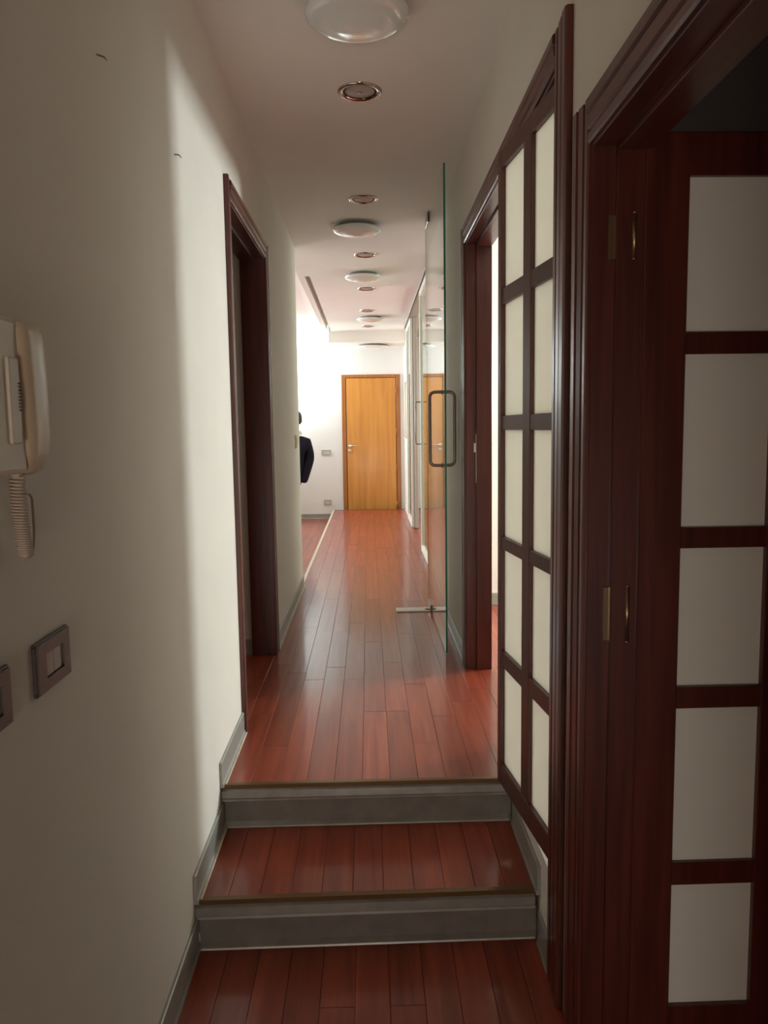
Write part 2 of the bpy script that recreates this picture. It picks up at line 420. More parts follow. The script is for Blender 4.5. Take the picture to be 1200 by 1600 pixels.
fd = struct('floor_dark_room', MB().box(RW+0.02, 2.4, -0.6, 1.76, ZL-0.1, ZL), 'floor', 'unlit floor inside the near right door', 'floor')
fg = bed('floor_glazed_room', RW+0.12, 3.5, 6.15, END, 0.0, 'red floor behind the sliding partition')
MB().box(RW+0.062, 3.5, 6.15, PEND, -0.010, 0).build('board_field', 'floor', fg)

# edge trim of the raised floor
m = MB(); m.box(L-0.025, L+0.001, LEND, PEND, FR, 0.004, 0.003)
struct('trim_platform_edge', m, 'seal', 'pale edge strip along the raised corridor floor', 'trim')
m = MB(); m.box(L-0.025, RX, PEND-0.02, PEND+0.005, FR, 0.004, 0.003)
struct('trim_platform_end', m, 'brass', 'edge strip closing the raised floor before the end door', 'trim')

# step edges: brown strip, grey nosing profile, grey riser board with a lip
def step_edge(name, y, z, x0, x1, label, skew):
    e = empty(name, (0, y, z-RI)); tag(e, label, 'step trim', kind='structure')
    MB().extrude_x([(y-0.006, z-0.010), (y-0.006, z+0.0035), (y+0.014, z+0.0035), (y+0.014, z-0.010)], x0, x1, skew).build('edge_strip', 'brass', e)
    MB().extrude_x([(y+0.012, z-0.010), (y-0.004, z-0.010), (y-0.014, z-0.016), (y-0.016, z-0.040), (y-0.010, z-0.046), (y-0.013, z-0.052), (y+0.012, z-0.052)], x0, x1-0.01, skew).build('nosing', 'nose', e)
    MB().extrude_x([(y+0.020, z-0.052), (y+0.0, z-0.052), (y+0.002, z-RI+0.018), (y-0.012, z-RI+0.006), (y-0.014, z-RI+0.001), (y+0.020, z-RI+0.001)], x0+0.006, x1, skew).build('riser_board', 'nose', e)
    return e
step_edge('trim_1', D1, 0.0, L+0.004, RW-0.004, 'grey riser and nosing of the upper step', 0.006)
step_edge('trim_2', D2, -RI, L+0.002, RW-0.002, 'scuffed grey riser and nosing of the lower step', 0.016)

# skirtings
def skirting(mb, x, s, y0, y1, z, hgt=0.088):
    # s = +1: on a wall facing +x (left wall), -1: right wall
    mb.extrude_y([(x, z), (x+s*0.013, z), (x+s*0.013, z+0.010), (x+s*0.009, z+0.016), (x+s*0.009, z+hgt-0.003), (x+s*0.006, z+hgt), (x, z+hgt)], y0, y1)
m = MB()
skirting(m, L, 1, D1-0.02, 3.035, 0.0); skirting(m, L, 1, D2-0.02, D1+0.0, -RI); skirting(m, L, 1, -3.5, D2-0.01, ZL, 0.10); skirting(m, L, 1, 4.21, LEND, 0.0)
bl = struct('baseboard_left', m, 'base', 'grey aluminium skirting stepping down along the left wall', 'skirting')
m = MB()
for (y0, y1, z) in ((D1, 3.035, 0.0), (D2, D1-0.02, -RI), (4.21, LEND, 0.0)): m.box(L+0.010, L+0.020, y0, y1, z, z+0.006, 0.002)
m.build('sealant_bead', 'seal', bl)
m = MB()
skirting(m, RW, -1, D2-0.015, D1-0.03, -RI); skirting(m, RW, -1, 2.001, D2-0.02, ZL, 0.10); skirting(m, RW, -1, 3.905, 6.13, 0.0); skirting(m, RW, -1, -3.5, -0.385, ZL, 0.10)
struct('baseboard_right', m, 'base', 'grey aluminium skirting along the right wall', 'skirting')
m = MB(); m.extrude_x([(END, FR), (END-0.013, FR), (END-0.013, FR+0.01), (END-0.009, FR+0.016), (END-0.009, FR+0.075), (END, FR+0.075)], -4.6, -0.40)
m.extrude_x([(END, FR), (END-0.013, FR), (END-0.013, FR+0.01), (END-0.009, FR+0.016), (END-0.009, FR+0.075), (END, FR+0.075)], 0.486, RX)
struct('baseboard_end', m, 'base', 'grey skirting along the white end wall', 'skirting')
m = MB(); skirting(m, RX, -1, 10.43, PEND, 0.0, 0.075)
struct('baseboard_niche', m, 'wframe', 'pale skirting under the wall niche', 'skirting')
m = MB(); m.box(-2.6, L-0.13, 4.128, 4.14, 0.0, 0.085, 0.002)
struct('baseboard_side_room', m, 'base', 'grey skirting glimpsed inside the left doorway', 'skirting')
m = MB(); m.box(RW+0.12, 3.6, 5.207, 5.22, 0.0, 0.085, 0.002)
struct('baseboard_lattice_room', m, 'base', 'grey skirting glimpsed past the right doorway', 'skirting')
m = MB(); m.box(3.485, 3.5, 6.15, END, 0, 0.085, 0.002)
struct('baseboard_glazed_room', m, 'base', 'skirting in the room behind the sliding partition', 'skirting')

# ------------------------------------------------------------------ door frames
def casing_profile(face, s, inner, outer):
    """plan outline of a moulded casing: face x, s=+1 projects to +x, running from inner to outer edge"""
    d = outer-inner
    F = lambda t, h_: (face+s*h_, inner+d*t)
    return [F(0, 0), F(0, 0.010), F(0.06, 0.013), F(0.22, 0.013), F(0.25, 0.008), F(0.30, 0.008), F(0.34, 0.014), F(0.60, 0.016), F(0.63, 0.011), F(0.67, 0.011), F(0.71, 0.018), F(0.94, 0.018), F(1.0, 0.014), F(1.0, 0)]

def door_frame(root, face, s, yi0, yi1, zi, w0, w1, wh, zbot, depth=0.12, far_only=False):
    """casing around an opening in a wall whose face is at x=face, lining through the wall"""
    # side casings (near: inner yi0 -> outer yi0-w0)
    MB().extrude_z(casing_profile(face, s, yi0, yi0-w0), zbot, zi+wh).build('casing', 'mahog', root)
    MB().extrude_z(casing_profile(face, s, yi1, yi1+w1), zbot, zi+wh).build('casing', 'mahog', root)
    prof = casing_profile(face, s, zi, zi+wh)      # (x, z)
    MB().extrude_y([(x, z) for x, z in prof], yi0-0.002, yi1+0.002).build('head_casing', 'mahog_y', root)
    # lining: jambs and head with a stop
    x_in = face-s*depth
    xa, xb = sorted((face+s*0.004, x_in)); 
    for y0, y1, st in ((yi0-0.016, yi0+0.006, 1), (yi1-0.006, yi1+0.016, -1)):
        j = MB(); j.box(xa, xb, y0, y1, zbot, zi+0.004, 0.0015)
        xs = sorted((face-s*0.045, x_in))
        if st > 0: j.box(xs[0], xs[1], y1, y1+0.012, zbot, zi-0.006, 0.0015)
        else: j.box(xs[0], xs[1], y0-0.012, y0, zbot, zi-0.006, 0.0015)
        j.build('jamb', 'mahog', root)
    j = MB(); j.box(xa, xb, yi0+0.006, yi1-0.006, zi-0.006, zi+0.016, 0.0015)
    xs = sorted((face-s*0.045, x_in)); j.box(xs[0], xs[1], yi0+0.018, yi1-0.018, zi-0.018, zi-0.006, 0.0015)
    j.build('head_jamb', 'mahog_y', root)

def strike_plate(root, x0, x1, y, ny, z0, z1):
    """lock keep let into a jamb face at y, facing ny; latch and bolt holes are dark flats, shade put into colour"""
    zc = (z0+z1)/2; xm = (x0+x1)/2; wd = x1-x0
    p = MB(); a, b = sorted((y, y+ny*0.003))
    p.box(x0, x1, a, b, z0, z1, 0.0008)
    p.box(xm-wd*0.9, x0, a, b, zc+0.030, zc+0.075, 0.0008)
    o = p.build('strike_plate', 'steel', root)
    q = MB(); a2, b2 = sorted((y+ny*0.003, y+ny*0.0036))
    q.box(xm-wd*0.28, xm+wd*0.28, a2, b2, zc+0.038, zc+0.066); q.box(xm-wd*0.22, xm+wd*0.22, a2, b2, zc-0.075, zc-0.018)
    q.build('lock_hole', 'dark', o)
    q = MB()
    for zz in (z0+0.008, z1-0.008): q.lathe([(0.003, 0.0), (0.003, ny*0.0007)], (xm, y+ny*0.003, zz), 'y', 8)
    q.build('screw', 'bronze', o)

# left doorway
d1 = empty('door_1', (L, 3.62, 0)); tag(d1, 'open left doorway in a dark mahogany frame', 'doorway', kind='structure')
door_frame(d1, L, 1, 3.105, 4.135, 2.085, 0.072, 0.072, 0.072, 0.0)
strike_plate(d1, -0.600, -0.578, 4.129, -1, 0.915, 1.135)

# right doorway with its lattice leaf and a second one added to block light
d2 = empty('door_2', (RW, 2.9, 0)); tag(d2, 'wide right doorway with lattice leaf of frosted panes and an added unseen leaf', 'door', kind='structure')
door_frame(d2, RW, -1, 2.00, 3.82, 2.075, 0.135, 0.078, 0.078, 0.0)
strike_plate(d2, 0.520, 0.545, 3.814, -1, 0.935, 1.175)
# the near casing runs on down beside the steps
MB().extrude_z(casing_profile(RW, -1, 2.00, 1.865), ZL, 0.0).build('casing_foot', 'mahog', d2)

def lattice_leaf(root, p0, ang, width, cols, rows, ztop, zbot, name, th=0.036, mat='lattice', pane='pane'):
    """leaf from hinge point p0 (front face), direction ang measured from +y towards +x; thickness to the right of it"""
    ux, uy = math.sin(ang), math.cos(ang)
    nx, ny = math.cos(ang), -math.sin(ang)
    T = lambda s, t, z: (p0[0]+ux*s+nx*t, p0[1]+uy*s+ny*t, z)
    zr_t, zr_b = rows[0][1], rows[-1][0]
    f = MB()
    f.box(0, cols[0][0], 0, th, zbot, ztop, 0.002, T=T); f.box(cols[-1][1], width, 0, th, zbot, ztop, 0.002, T=T)
    f.box(cols[0][0]-0.001, cols[-1][1]+0.001, 0.0005, th-0.0005, zr_t, ztop, 0.002, T=T); f.box(cols[0][0]-0.001, cols[-1][1]+0.001, 0.0005, th-0.0005, zbot, zr_b, 0.002, T=T)
    leaf = f.build(name, mat, root)
    for a, b in zip(cols[:-1], cols[1:]):
        MB().box(a[1], b[0], 0.002, th-0.002, zr_b-0.001, zr_t+0.001, 0.0015, T=T).build('glazing_bar', mat, leaf)
    for r0, r1 in zip(rows[:-1], rows[1:]):
        for c in cols:
            MB().box(c[0]-0.0005, c[1]+0.0005, 0.003, th-0.003, r1[1], r0[0], 0.0015, T=T).build('glazing_bar', mat, leaf)
    for c in cols:
        for r in rows:
            MB().box(c[0]-0.004, c[1]+0.004, th/2-0.003, th/2+0.003, r[0]-0.004, r[1]+0.004, T=T).build('pane', pane, leaf)
    return leaf, T
rows = [(1.643, 2.009), (1.243, 1.594), (0.851, 1.198), (0.469, 0.810), (0.078, 0.416)]
lf1, T1 = lattice_leaf(d2, (0.4885, 1.975), -0.1125, 0.592, [(0.046, 0.268), (0.336, 0.558)], rows, 2.062, 0.006, 'leaf')
tag(lf1, 'half-open lattice leaf with ten frosted panes')
shade_leaf, T2 = lattice_leaf(d2, (0.470, 2.580), 0.60, 0.592, [(0.046, 0.268), (0.336, 0.558)], rows, 2.062, 0.006, 'leaf')  # unseen leaf, added to cast the shadow edge on the left wall
for z in (0.35, 1.05, 1.75):
    MB().lathe([(0.007, -0.04), (0.007, 0.04)], (0.468, 2.572, z), 'z', 12).build('hinge', 'hinge', lf1)

# near right doorway and its narrow leaf swung into the dark room
d3 = empty('door_3', (RW, 1.30, ZL)); tag(d3, 'near right doorway in deep mahogany with narrow glazed leaf open', 'door', kind='structure')
door_frame(d3, RW, -1, -0.28, 1.69, 1.79, 0.10, 0.105, 0.092, ZL, depth=0.115)
nrows = [(1.402, 1.719), (0.985, 1.356), (0.629, 0.940), (0.218, 0.580), (-0.133, 0.164)]
lf3, T3 = lattice_leaf(d3, (0.580, 1.700), PI/2-0.012, 0.385, [(0.092, 0.282)], nrows, 1.805, ZL+0.006, 'leaf', th=0.036, mat='mahog', pane='pane_lit')
tag(lf3, 'narrow mahogany leaf with five frosted panes')
for z0, z1 in ((1.555, 1.645), (0.735, 0.855)):
    h_ = MB(); h_.lathe([(0.0065, 0), (0.0065, z1-z0)], (0.561, 1.676, z0), 'z', 12); h_.lathe([(0.0045, 0), (0.0045, z1-z0)], (0.548, 1.680, z0), 'z', 10)
    for zz in (z0-0.004, z1): h_.lathe([(0.002, 0), (0.007, 0.002), (0.004, 0.006)], (0.561, 1.676, zz), 'z', 12)
    h_.box(0.510, 0.546, 1.681, 1.6845, z0, z1, 0.0008)
    h_.build('hinge', 'hinge', d3)

# end door
d4 = empty('door_4', (0.04, END, FR)); tag(d4, 'closed honey oak door at the end of the corridor', 'door', kind='structure')
yE = END-0.018
MB().box(-0.395, -0.335, yE, END, FR, 2.0, 0.003).build('casing', 'oakfr', d4)
MB().box(0.421, 0.481, yE, END, FR, 2.0, 0.003).build('casing', 'oakfr', d4)
MB().box(-0.335, 0.421, yE, END, 1.955, 2.0, 0.003).build('head_casing', 'oakfr', d4)
MB().box(-0.335, 0.421, END-0.004, END, FR, 1.955).build('rebate', 'dark', d4)
lf4 = MB().box(-0.326, 0.410, END-0.014, END-0.003, FR+0.008, 1.948, 0.002).build('leaf', 'oak', d4)
hd = MB()
hd.lathe([(0.024, 0), (0.024, -0.007), (0.018, -0.010)], (-0.283, END-0.014, 0.945), 'y', 20); hd.lathe([(0.009, 0), (0.009, -0.05)], (-0.283, END-0.02, 0.945), 'y', 12)
hd.tube([(-0.283, END-0.066, 0.945), (-0.24, END-0.068, 0.947), (-0.175, END-0.066, 0.950)], 0.009, 10)
hd.build('handle', 'steel', lf4)
kh = MB(); kh.lathe([(0.024, 0), (0.024, -0.007), (0.018, -0.010)], (-0.283, END-0.014, 0.872), 'y', 20); ko = kh.build('keyhole_rose', 'steel', lf4)
MB().box(-0.287, -0.279, END-0.0262, END-0.024, 0.860, 0.884).build('keyhole', 'dark', ko)
for z in (1.75, 1.15, 0.60, 0.05):
    MB().lathe([(0.010, -0.055), (0.010, 0.055)], (0.416, END-0.022, z), 'z', 12).build('hinge', 'oakfr', d4)

# frameless glass door, swung open against the right wall
d5 = empty('door_5', (0.398, 5.08, 0)); tag(d5, 'frameless clear glass door swung open beside the right wall', 'glass door', kind='structure')
GX, GY0, GY1 = 0.398, 4.06, 5.32
lf5 = MB().box(GX-0.005, GX+0.005, GY0+0.004, GY1-0.003, 0.012, 2.520).build('leaf', 'glass', d5)
MB().box(GX-0.005, GX+0.005, GY0, GY0+0.004, 0.012, 2.520).build('polished_edge', 'gedge', lf5)
MB().box(GX-0.005, GX+0.005, GY1-0.003, GY1, 0.012, 2.520).build('polished_edge', 'gedge', lf5)
m = MB(); m.box(GX-0.013, GX-0.005, 5.00, 5.20, 0.008, 0.055, 0.002); m.box(GX+0.005, GX+0.013, 5.00, 5.20, 0.008, 0.055, 0.002)
m.build('patch_fitting', 'bronze', d5)
m = MB(); m.box(GX-0.013, GX-0.005, 5.00, 5.20, 2.475, C-0.004, 0.002); m.box(GX+0.005, GX+0.013, 5.00, 5.20, 2.475, C-0.004, 0.002)
m.build('patch_fitting', 'bronze', d5)
m = MB(); m.box(0.165, 0.470, 5.05, 5.155, -0.002, 0.008, 0.002); sp = m.build('floor_spring_plate', 'plate', d5)
MB().lathe([(0.022, 0.008), (0.022, 0.012), (0.012, 0.014)], (0.375, 5.10, 0), 'z', 20).build('pivot', 'bronze', sp)
# loop handle through the glass
HY, z0, z1, hx0, hx1, rr = 4.20, 1.005, 1.395, GX-0.070, GX+0.062, 0.028
pts = []
for (cx, cz, a0) in ((hx1-rr, z1-rr, 0), (hx0+rr, z1-rr, 90), (hx0+rr, z0+rr, 180), (hx1-rr, z0+rr, 270)):
    for k in range(7):
        a = math.radians(a0+90*k/6); pts.append((cx+rr*math.cos(a), HY, cz+rr*math.sin(a)))
hdl = MB(); hdl.tube(pts, 0.0085, 12, closed=True); hdo = hdl.build('loop_handle', 'bronze', d5)
m = MB()
for z in (z0, z1):
    m.lathe([(0.014, -0.009), (0.014, -0.005)], (GX, HY, z), 'x', 16); m.lathe([(0.014, 0.005), (0.014, 0.009)], (GX, HY, z), 'x', 16)
m.build('washer', 'bronze', hdo)

# sliding glazed partition on the right
w1 = empty('window_1', (RX, 8.3, 0)); tag(w1, 'white framed sliding glass partition standing partly open', 'partition', kind='structure')
MB().box(RX-0.045, RX+0.055, 6.13, 10.42, C-0.045, C-0.001, 0.002).build('top_track', 'gframe', w1)
MB().box(RX-0.047, RX-0.040, 6.13, 10.42, C-0.050, C-0.036).build('track_lip', 'dark', w1)
MB().box(RW-0.004, RX+0.10, 6.10, 6.22, 0.0, C-0.045, 0.003).build('post', 'wframe', w1)
def sash(x, y0, y1, fw_, mat, glass):
    f = MB(); zt = C-0.046
    f.box(x-0.018, x+0.018, y0, y0+fw_, 0.006, zt, 0.002); f.box(x-0.018, x+0.018, y1-fw_, y1, 0.006, zt, 0.002)
    f.box(x-0.0175, x+0.0175, y0+fw_, y1-fw_, 0.006, 0.006+fw_*1.1, 0.002); f.box(x-0.0175, x+0.0175, y0+fw_, y1-fw_, zt-fw_, zt, 0.002)
    o = f.build('sash', mat, w1)
    MB().box(x-0.004, x+0.004, y0+fw_-0.004, y1-fw_+0.004, 0.006+fw_, zt-fw_+0.004).build('pane', glass, o)
    return o
s1 = sash(RX-0.018, 6.23, 7.60, 0.055, 'wframe', 'mint_f' if 'mint_f' in M else 'mint')
s2 = sash(RX-0.010, 9.42, 10.41, 0.06, 'wframe', 'mint')
s3 = sash(RX+0.028, 9.30, 10.36, 0.05, 'gframe', 'mint')
MB().box(RX-0.012, RX+0.05, 9.34, 9.42, 0.006, C-0.046, 0.002).build('meeting_stile', 'gframe', s2)
m = MB()
m.tube([(RX-0.036, 7.52, 1.05), (RX-0.075, 7.52, 1.05), (RX-0.082, 7.52, 1.06), (RX-0.082, 7.52, 1.44), (RX-0.075, 7.52, 1.45), (RX-0.036, 7.52, 1.45)], 0.006, 8)
m.build('pull_handle', 'bronze', s1)

# ------------------------------------------------------------------ ceiling lamps
LAMP_LABELS = ['white dome ceiling lamp nearest the viewer, cut by the top of the picture',
               'white dome ceiling lamp beside the top of the glass door',
               'white dome ceiling lamp third along the corridor, before the far room opens',
               'small white dome ceiling lamp between the last two downlights',
               'widest flat dome ceiling lamp on the lowered ceiling before the end door']
def dome(x, y, zc, r, hgt, label):
    e = empty('ceiling_lamp', (x, y, zc)); tag(e, label, 'ceiling lamp', 'dome lamps along the corridor ceiling')
    MB().lathe([(r*0.74, 0.0), (r*0.74, -hgt*0.34), (r*0.80, -hgt*0.40)], (x, y, zc), 'z', 40).build('base', 'gframe', e)
    prof = [(r*0.80, -hgt*0.36), (r*0.97, -hgt*0.36)]
    for k in range(9):
        a = PI/2*k/8
        prof.append((r*(0.55+0.45*math.cos(a)) if k < 8 else r*0.55, -hgt*(0.42+0.40*math.sin(a))))
    for t in (0.42, 0.28, 0.14, 0.02): prof.append((r*t, -hgt*(1.0-0.18*(t/0.55)**2)))
    MB().lathe(prof, (x, y, zc), 'z', 48).build('shade', 'white', e)
    return e
for (x, y, zc, r, hgt), lb in zip(((-0.015, 2.61, C, 0.165, 0.085), (-0.055, 5.32, C, 0.160, 0.072), (-0.025, 6.96, C, 0.160, 0.070), (0.04, 9.62, C, 0.160, 0.066), (0.07, 11.38, 2.39, 0.255, 0.07)), LAMP_LABELS):
    dome(x, y, zc, r, hgt, lb)
DOWN_LABELS = ['round chrome downlight nearest the viewer, just past the big dome lamp', 'second round downlight, just before the lamp beside the glass door',
               'third round downlight, between two dome lamps by the glass door', 'fourth round downlight, just beyond the third dome lamp',
               'fifth round downlight, just before the small far dome lamp', 'sixth and farthest round downlight, beyond the small dome lamp']
for k, (y, lb) in enumerate(zip((3.27, 4.74, 6.217, 7.695, 9.10, 10.47), DOWN_LABELS)):
    x = -0.013+0.005*k
    e = empty('downlight', (x, y, C)); tag(e, lb, 'downlight', 'recessed downlights in the corridor ceiling')
    MB().lathe([(0.089, 0.0), (0.089, -0.003), (0.080, -0.008), (0.072, -0.007), (0.066, 0.0)], (x, y, C), 'z', 40, cap=False).build('rim', 'chrome', e)
    MB().lathe([(0.066, -0.002), (0.064, -0.003), (0.058, -0.001)], (x, y, C), 'z', 36, cap=False).build('inner_ring', 'dark', e)
    MB().lathe([(0.060, -0.0005), (0.056, -0.0025), (0.030, -0.0045), (0.004, -0.005)], (x, y, C), 'z', 36).build('lens', 'lens', e)
    MB().lathe([(0.012, -0.0052), (0.002, -0.0058)], (x, y, C), 'z', 16).build('bulb', 'gframe', e)

# ------------------------------------------------------------------ wall fittings
# intercom with handset
ic = empty('intercom_phone', (L, 1.08, 1.15)); tag(ic, 'aged cream intercom handset on the left wall with coiled cord', 'intercom')
bd = MB().box(L+0.002, L+0.045, 0.93, 1.115, 1.153, 1.366, 0.008, 3).build('body', 'ivory', ic)
MB().box(L+0.044, L+0.050, 1.060, 1.092, 1.195, 1.312, 0.003, 2).build('hook_switch', 'ivory', bd)
m = MB()
for k in range(9): m.box(L+0.0495, L+0.0512, 1.084, 1.0915, 1.240+k*0.0045, 1.242+k*0.0045)
m.build('sound_slots', 'dark', bd)
def rbox_handset():
    bm_ = MB(); prof = []
    # section rings along z: (z, x_front, y0, y1)
    secs = [(1.150, 0.034, 1.118, 1.170), (1.156, 0.046, 1.112, 1.184), (1.180, 0.054, 1.106, 1.194), (1.21, 0.056, 1.104, 1.199), (1.25, 0.056, 1.102, 1.202), (1.30, 0.056, 1.099, 1.200), (1.33, 0.056, 1.097, 1.198), (1.350, 0.055, 1.096, 1.195), (1.361, 0.052, 1.097, 1.190), (1.366, 0.042, 1.101, 1.182)]
    rings = []
    for z, xf, y0, y1 in secs:
        d = y1-y0
        pts_ = [(0.012, y0), (xf*0.75, y0), (xf*0.96, y0+d*0.10), (xf, y0+d*0.25), (xf, y0+d*0.55), (xf*0.94, y0+d*0.75), (xf*0.72, y0+d*0.92), (xf*0.45, y1), (0.012, y1)]
        rings.append([bm_.bm.verts.new((L+px, py, z)) for px, py in pts_])
    n = len(rings[0])
    for a, b in zip(rings[:-1], rings[1:]):
        for i in range(n):
            j = (i+1) % n
            f = bm_.bm.faces.new((a[i], a[j], b[j], b[i])); f.smooth = True
    bm_.bm.faces.new(rings[0]); bm_.bm.faces.new(rings[-1])
    return bm_
hs = rbox_handset().build('handset', 'cream', ic)
m = MB(); m.box(L+0.001, L+0.012, 1.10, 1.207, 1.158, 1.362, 0.004, 2); m.build('cradle', 'ivory', ic)
# coiled cord: out of the body foot, hanging in a loop
path = []
def bez(p0, p1, p2, p3, t):
    return tuple((1-t)**3*a+3*(1-t)**2*t*b+3*(1-t)*t*t*c+t**3*d for a, b, c, d in zip(p0, p1, p2, p3))
N = 420; turns = 30
m = MB()
P0, P1, P2, P3 = (L+0.030, 1.108, 1.152), (L+0.030, 1.108, 1.10), (L+0.024, 1.128, 1.06), (L+0.022, 1.140, 1.030)
for i in range(N+1):
    t = i/N; c = bez(P0, P1, P2, P3, t); a = 2*PI*turns*t; rc = 0.0095 if 0.03 < t < 0.985 else 0.004
    path.append((c[0]+rc*math.cos(a), c[1]+rc*math.sin(a), c[2]))
m.tube(path, 0.0019, 6)
back = [bez((L+0.022, 1.140, 1.030), (L+0.022, 1.178, 1.015), (L+0.020, 1.176, 1.085), (L+0.020, 1.176, 1.112), i/14) for i in range(15)]+[(L+0.020, 1.168, 1.120), (L+0.022, 1.150, 1.122), (L+0.026, 1.128, 1.125)]
m.tube(back, 0.002, 6)
m.tube([(L+0.030, 1.108, 1.160), (L+0.030, 1.108, 1.146)], 0.007, 10)
m.build('coiled_cord', 'cord', ic)

def switch_plate(name, face, s, y0, y1, z0, z1, label, inner, frame='swdark', mods=2, group=None):
    e = empty(name, (face, (y0+y1)/2, z0)); tag(e, label, 'switch', group)
    X = lambda a, b: sorted((face+s*a, face+s*b))
    yi0, yi1, zi0, zi1 = inner
    f = MB(); a, b = X(0.0005, 0.010)
    # frame as four mitred bars with bevels
    for (p, q, u, v) in ((y0, y1, zi1, z1), (y0, y1, z0, zi0), (y0, yi0, zi0, zi1), (yi1, y1, zi0, zi1)):
        f.box(a, b, p, q, u, v)
    bmesh.ops.remove_doubles(f.bm, verts=f.bm.verts, dist=1e-5)
    f.box(*X(0.0005, 0.007), y0-0.003, y1+0.003, z0-0.003, z0+0.004, 0.001); f.box(*X(0.0005, 0.007), y0-0.003, y1+0.003, z1-0.004, z1+0.003, 0.001)
    f.box(*X(0.0005, 0.007), y0-0.003, y0+0.004, z0, z1, 0.001); f.box(*X(0.0005, 0.007), y1-0.004, y1+0.003, z0, z1, 0.001)
    f.build('frame', frame, e)
    wd = (yi1-yi0)/mods
    for k in range(mods):
        MB().box(*X(0.0005, 0.0065), yi0+wd*k+0.0008, yi0+wd*(k+1)-0.0008, zi0+0.0008, zi1-0.0008, 0.0012, 2).build('rocker', 'swin', e)
    return e
switch_plate('switch_plate', L, 1, 1.186, 1.312, 0.803, 0.882, 'taupe switch plate with grey rockers under the intercom, the whole one', (1.216, 1.286, 0.822, 0.862))
switch_plate('switch_plate', L, 1, 0.965, 1.092, 0.800, 0.880, 'taupe switch plate cut by the left edge of the picture', (0.99, 1.066, 0.819, 0.861))
switch_plate('switch_plate', L, 1, 5.60, 5.70, 1.075, 1.165, 'narrow tan switch plate at the far end of the left wall', (5.63, 5.67, 1.095, 1.145), frame='cream', mods=1)

def end_plate(x0, x1, z0, z1, label, mods):
    e = empty('wall_plate', ((x0+x1)/2, END, z0)); tag(e, label, 'switch')
    f = MB(); t = 0.018
    for (a, b, u, v) in ((x0, x1, z1-t, z1), (x0, x1, z0, z0+t), (x0, x0+t, z0+t, z1-t), (x1-t, x1, z0+t, z1-t)):
        f.box(a, b, END-0.010, END-0.0005, u, v)
    f.build('frame', 'swgrey', e)
    wd = (x1-x0-2*t)/mods
    for k in range(mods):
        MB().box(x0+t+wd*k+0.001, x0+t+wd*(k+1)-0.001, END-0.007, END-0.0005, z0+t+0.001, z1-t-0.001, 0.001).build('rocker', 'ivory', e)
end_plate(-0.713, -0.573, 0.815, 0.893, 'silver grey switch plate on the white end wall at handle height', 3)
end_plate(-0.692, -0.579, 0.062, 0.140, 'silver grey socket plate low on the white end wall', 2)

# nails left in the plaster
m = MB(); m.tube([(L-0.006, 1.640, 1.952), (L+0.012, 1.652, 1.950), (L+0.013, 1.664, 1.9495)], 0.0017, 7)
tag(m.build('wall_nail', 'bronze'), 'small bent nail high on the shaded left wall', 'nail')
m = MB(); m.tube([(L-0.006, 2.272, 1.972), (L+0.012, 2.272, 1.970), (L+0.014, 2.284, 1.968), (L+0.012, 2.300, 1.972)], 0.0017, 7)
tag(m.build('wall_nail', 'bronze'), 'small hooked nail on the sunlit part of the left wall', 'nail')

# ------------------------------------------------------------------ person standing in the far room
def skin_obj(name, nodes, links, mat, parent, sub=2):
    """nodes: {key: (x,y,z,rx,ry)}; grown with a Skin modifier from the first node"""
    off = wloc(parent)
    bm_ = bmesh.new(); lay = bm_.verts.layers.skin.verify()
    vv = {}
    for i, (k, (x, y, z, rx, ry)) in enumerate(nodes.items()):
        v = bm_.verts.new(Vector((x, y, z))-off); v[lay].radius = (rx, ry); v[lay].use_root = (i == 0); vv[k] = v
    for a, b in links: bm_.edges.new((vv[a], vv[b]))
    me = bpy.data.meshes.new(name); bm_.to_mesh(me); bm_.free(); me.materials.append(M[mat])
    o = bpy.data.objects.new(name, me); COL.objects.link(o); o.parent = parent
    s = o.modifiers.new('skin', 'SKIN'); s.use_smooth_shade = True
    u = o.modifiers.new('sub', 'SUBSURF'); u.levels = sub; u.render_levels = sub
    return o

PX, PY, PZ = -0.926, 9.90, FR
pe = empty('person', (PX, PY, PZ)); tag(pe, 'person in a dark navy jacket with white collar standing beyond the left wall', 'person')
P = lambda x, y, z: (PX+x, PY+y, PZ+z)
def nd(d): return {k: (PX+v[0], PY+v[1], PZ+v[2], v[3], v[4]) for k, v in d.items()}
body = nd({'pel': (-0.15, 0, 0.82, .13, .10), 'sp1': (-0.05, 0.01, 0.98, .12, .09), 'sp2': (0, 0.01, 1.13, .10, .08), 'nk0': (0, 0.0, 1.27, .055, .055), 'nk1': (0, -0.01, 1.345, .048, .05),
           'jaw': (0, -0.02, 1.41, .062, .072), 'hd': (0, -0.015, 1.48, .078, .092), 'crown': (0, -0.005, 1.55, .060, .072),
           'shl': (-0.13, 0.01, 1.17, .040, .040), 'ell': (-0.20, 0.02, 0.96, .042, .042), 'wrl': (-0.17, -0.08, 0.76, .030, .028), 'hal': (-0.155, -0.12, 0.69, .022, .034),
           'shr': (0.12, 0.01, 1.17, .040, .040), 'elr': (0.165, 0.05, 1.01, .032, .032), 'wrr': (0.10, -0.01, 0.83, .030, .028), 'har': (0.055, 0.0, 0.745, .020, .030),
           'hpl': (-0.235, 0, 0.78, .085, .085), 'knl': (-0.24, -0.01, 0.43, .055, .055), 'anl': (-0.24, 0.02, 0.08, .035, .035), 'tol': (-0.245, -0.12, 0.035, .03, .025),
           'hpr': (-0.065, 0, 0.78, .085, .085), 'knr': (-0.06, -0.01, 0.43, .055, .055), 'anr': (-0.06, 0.02, 0.08, .035, .035), 'tor': (-0.055, -0.12, 0.035, .03, .025)})
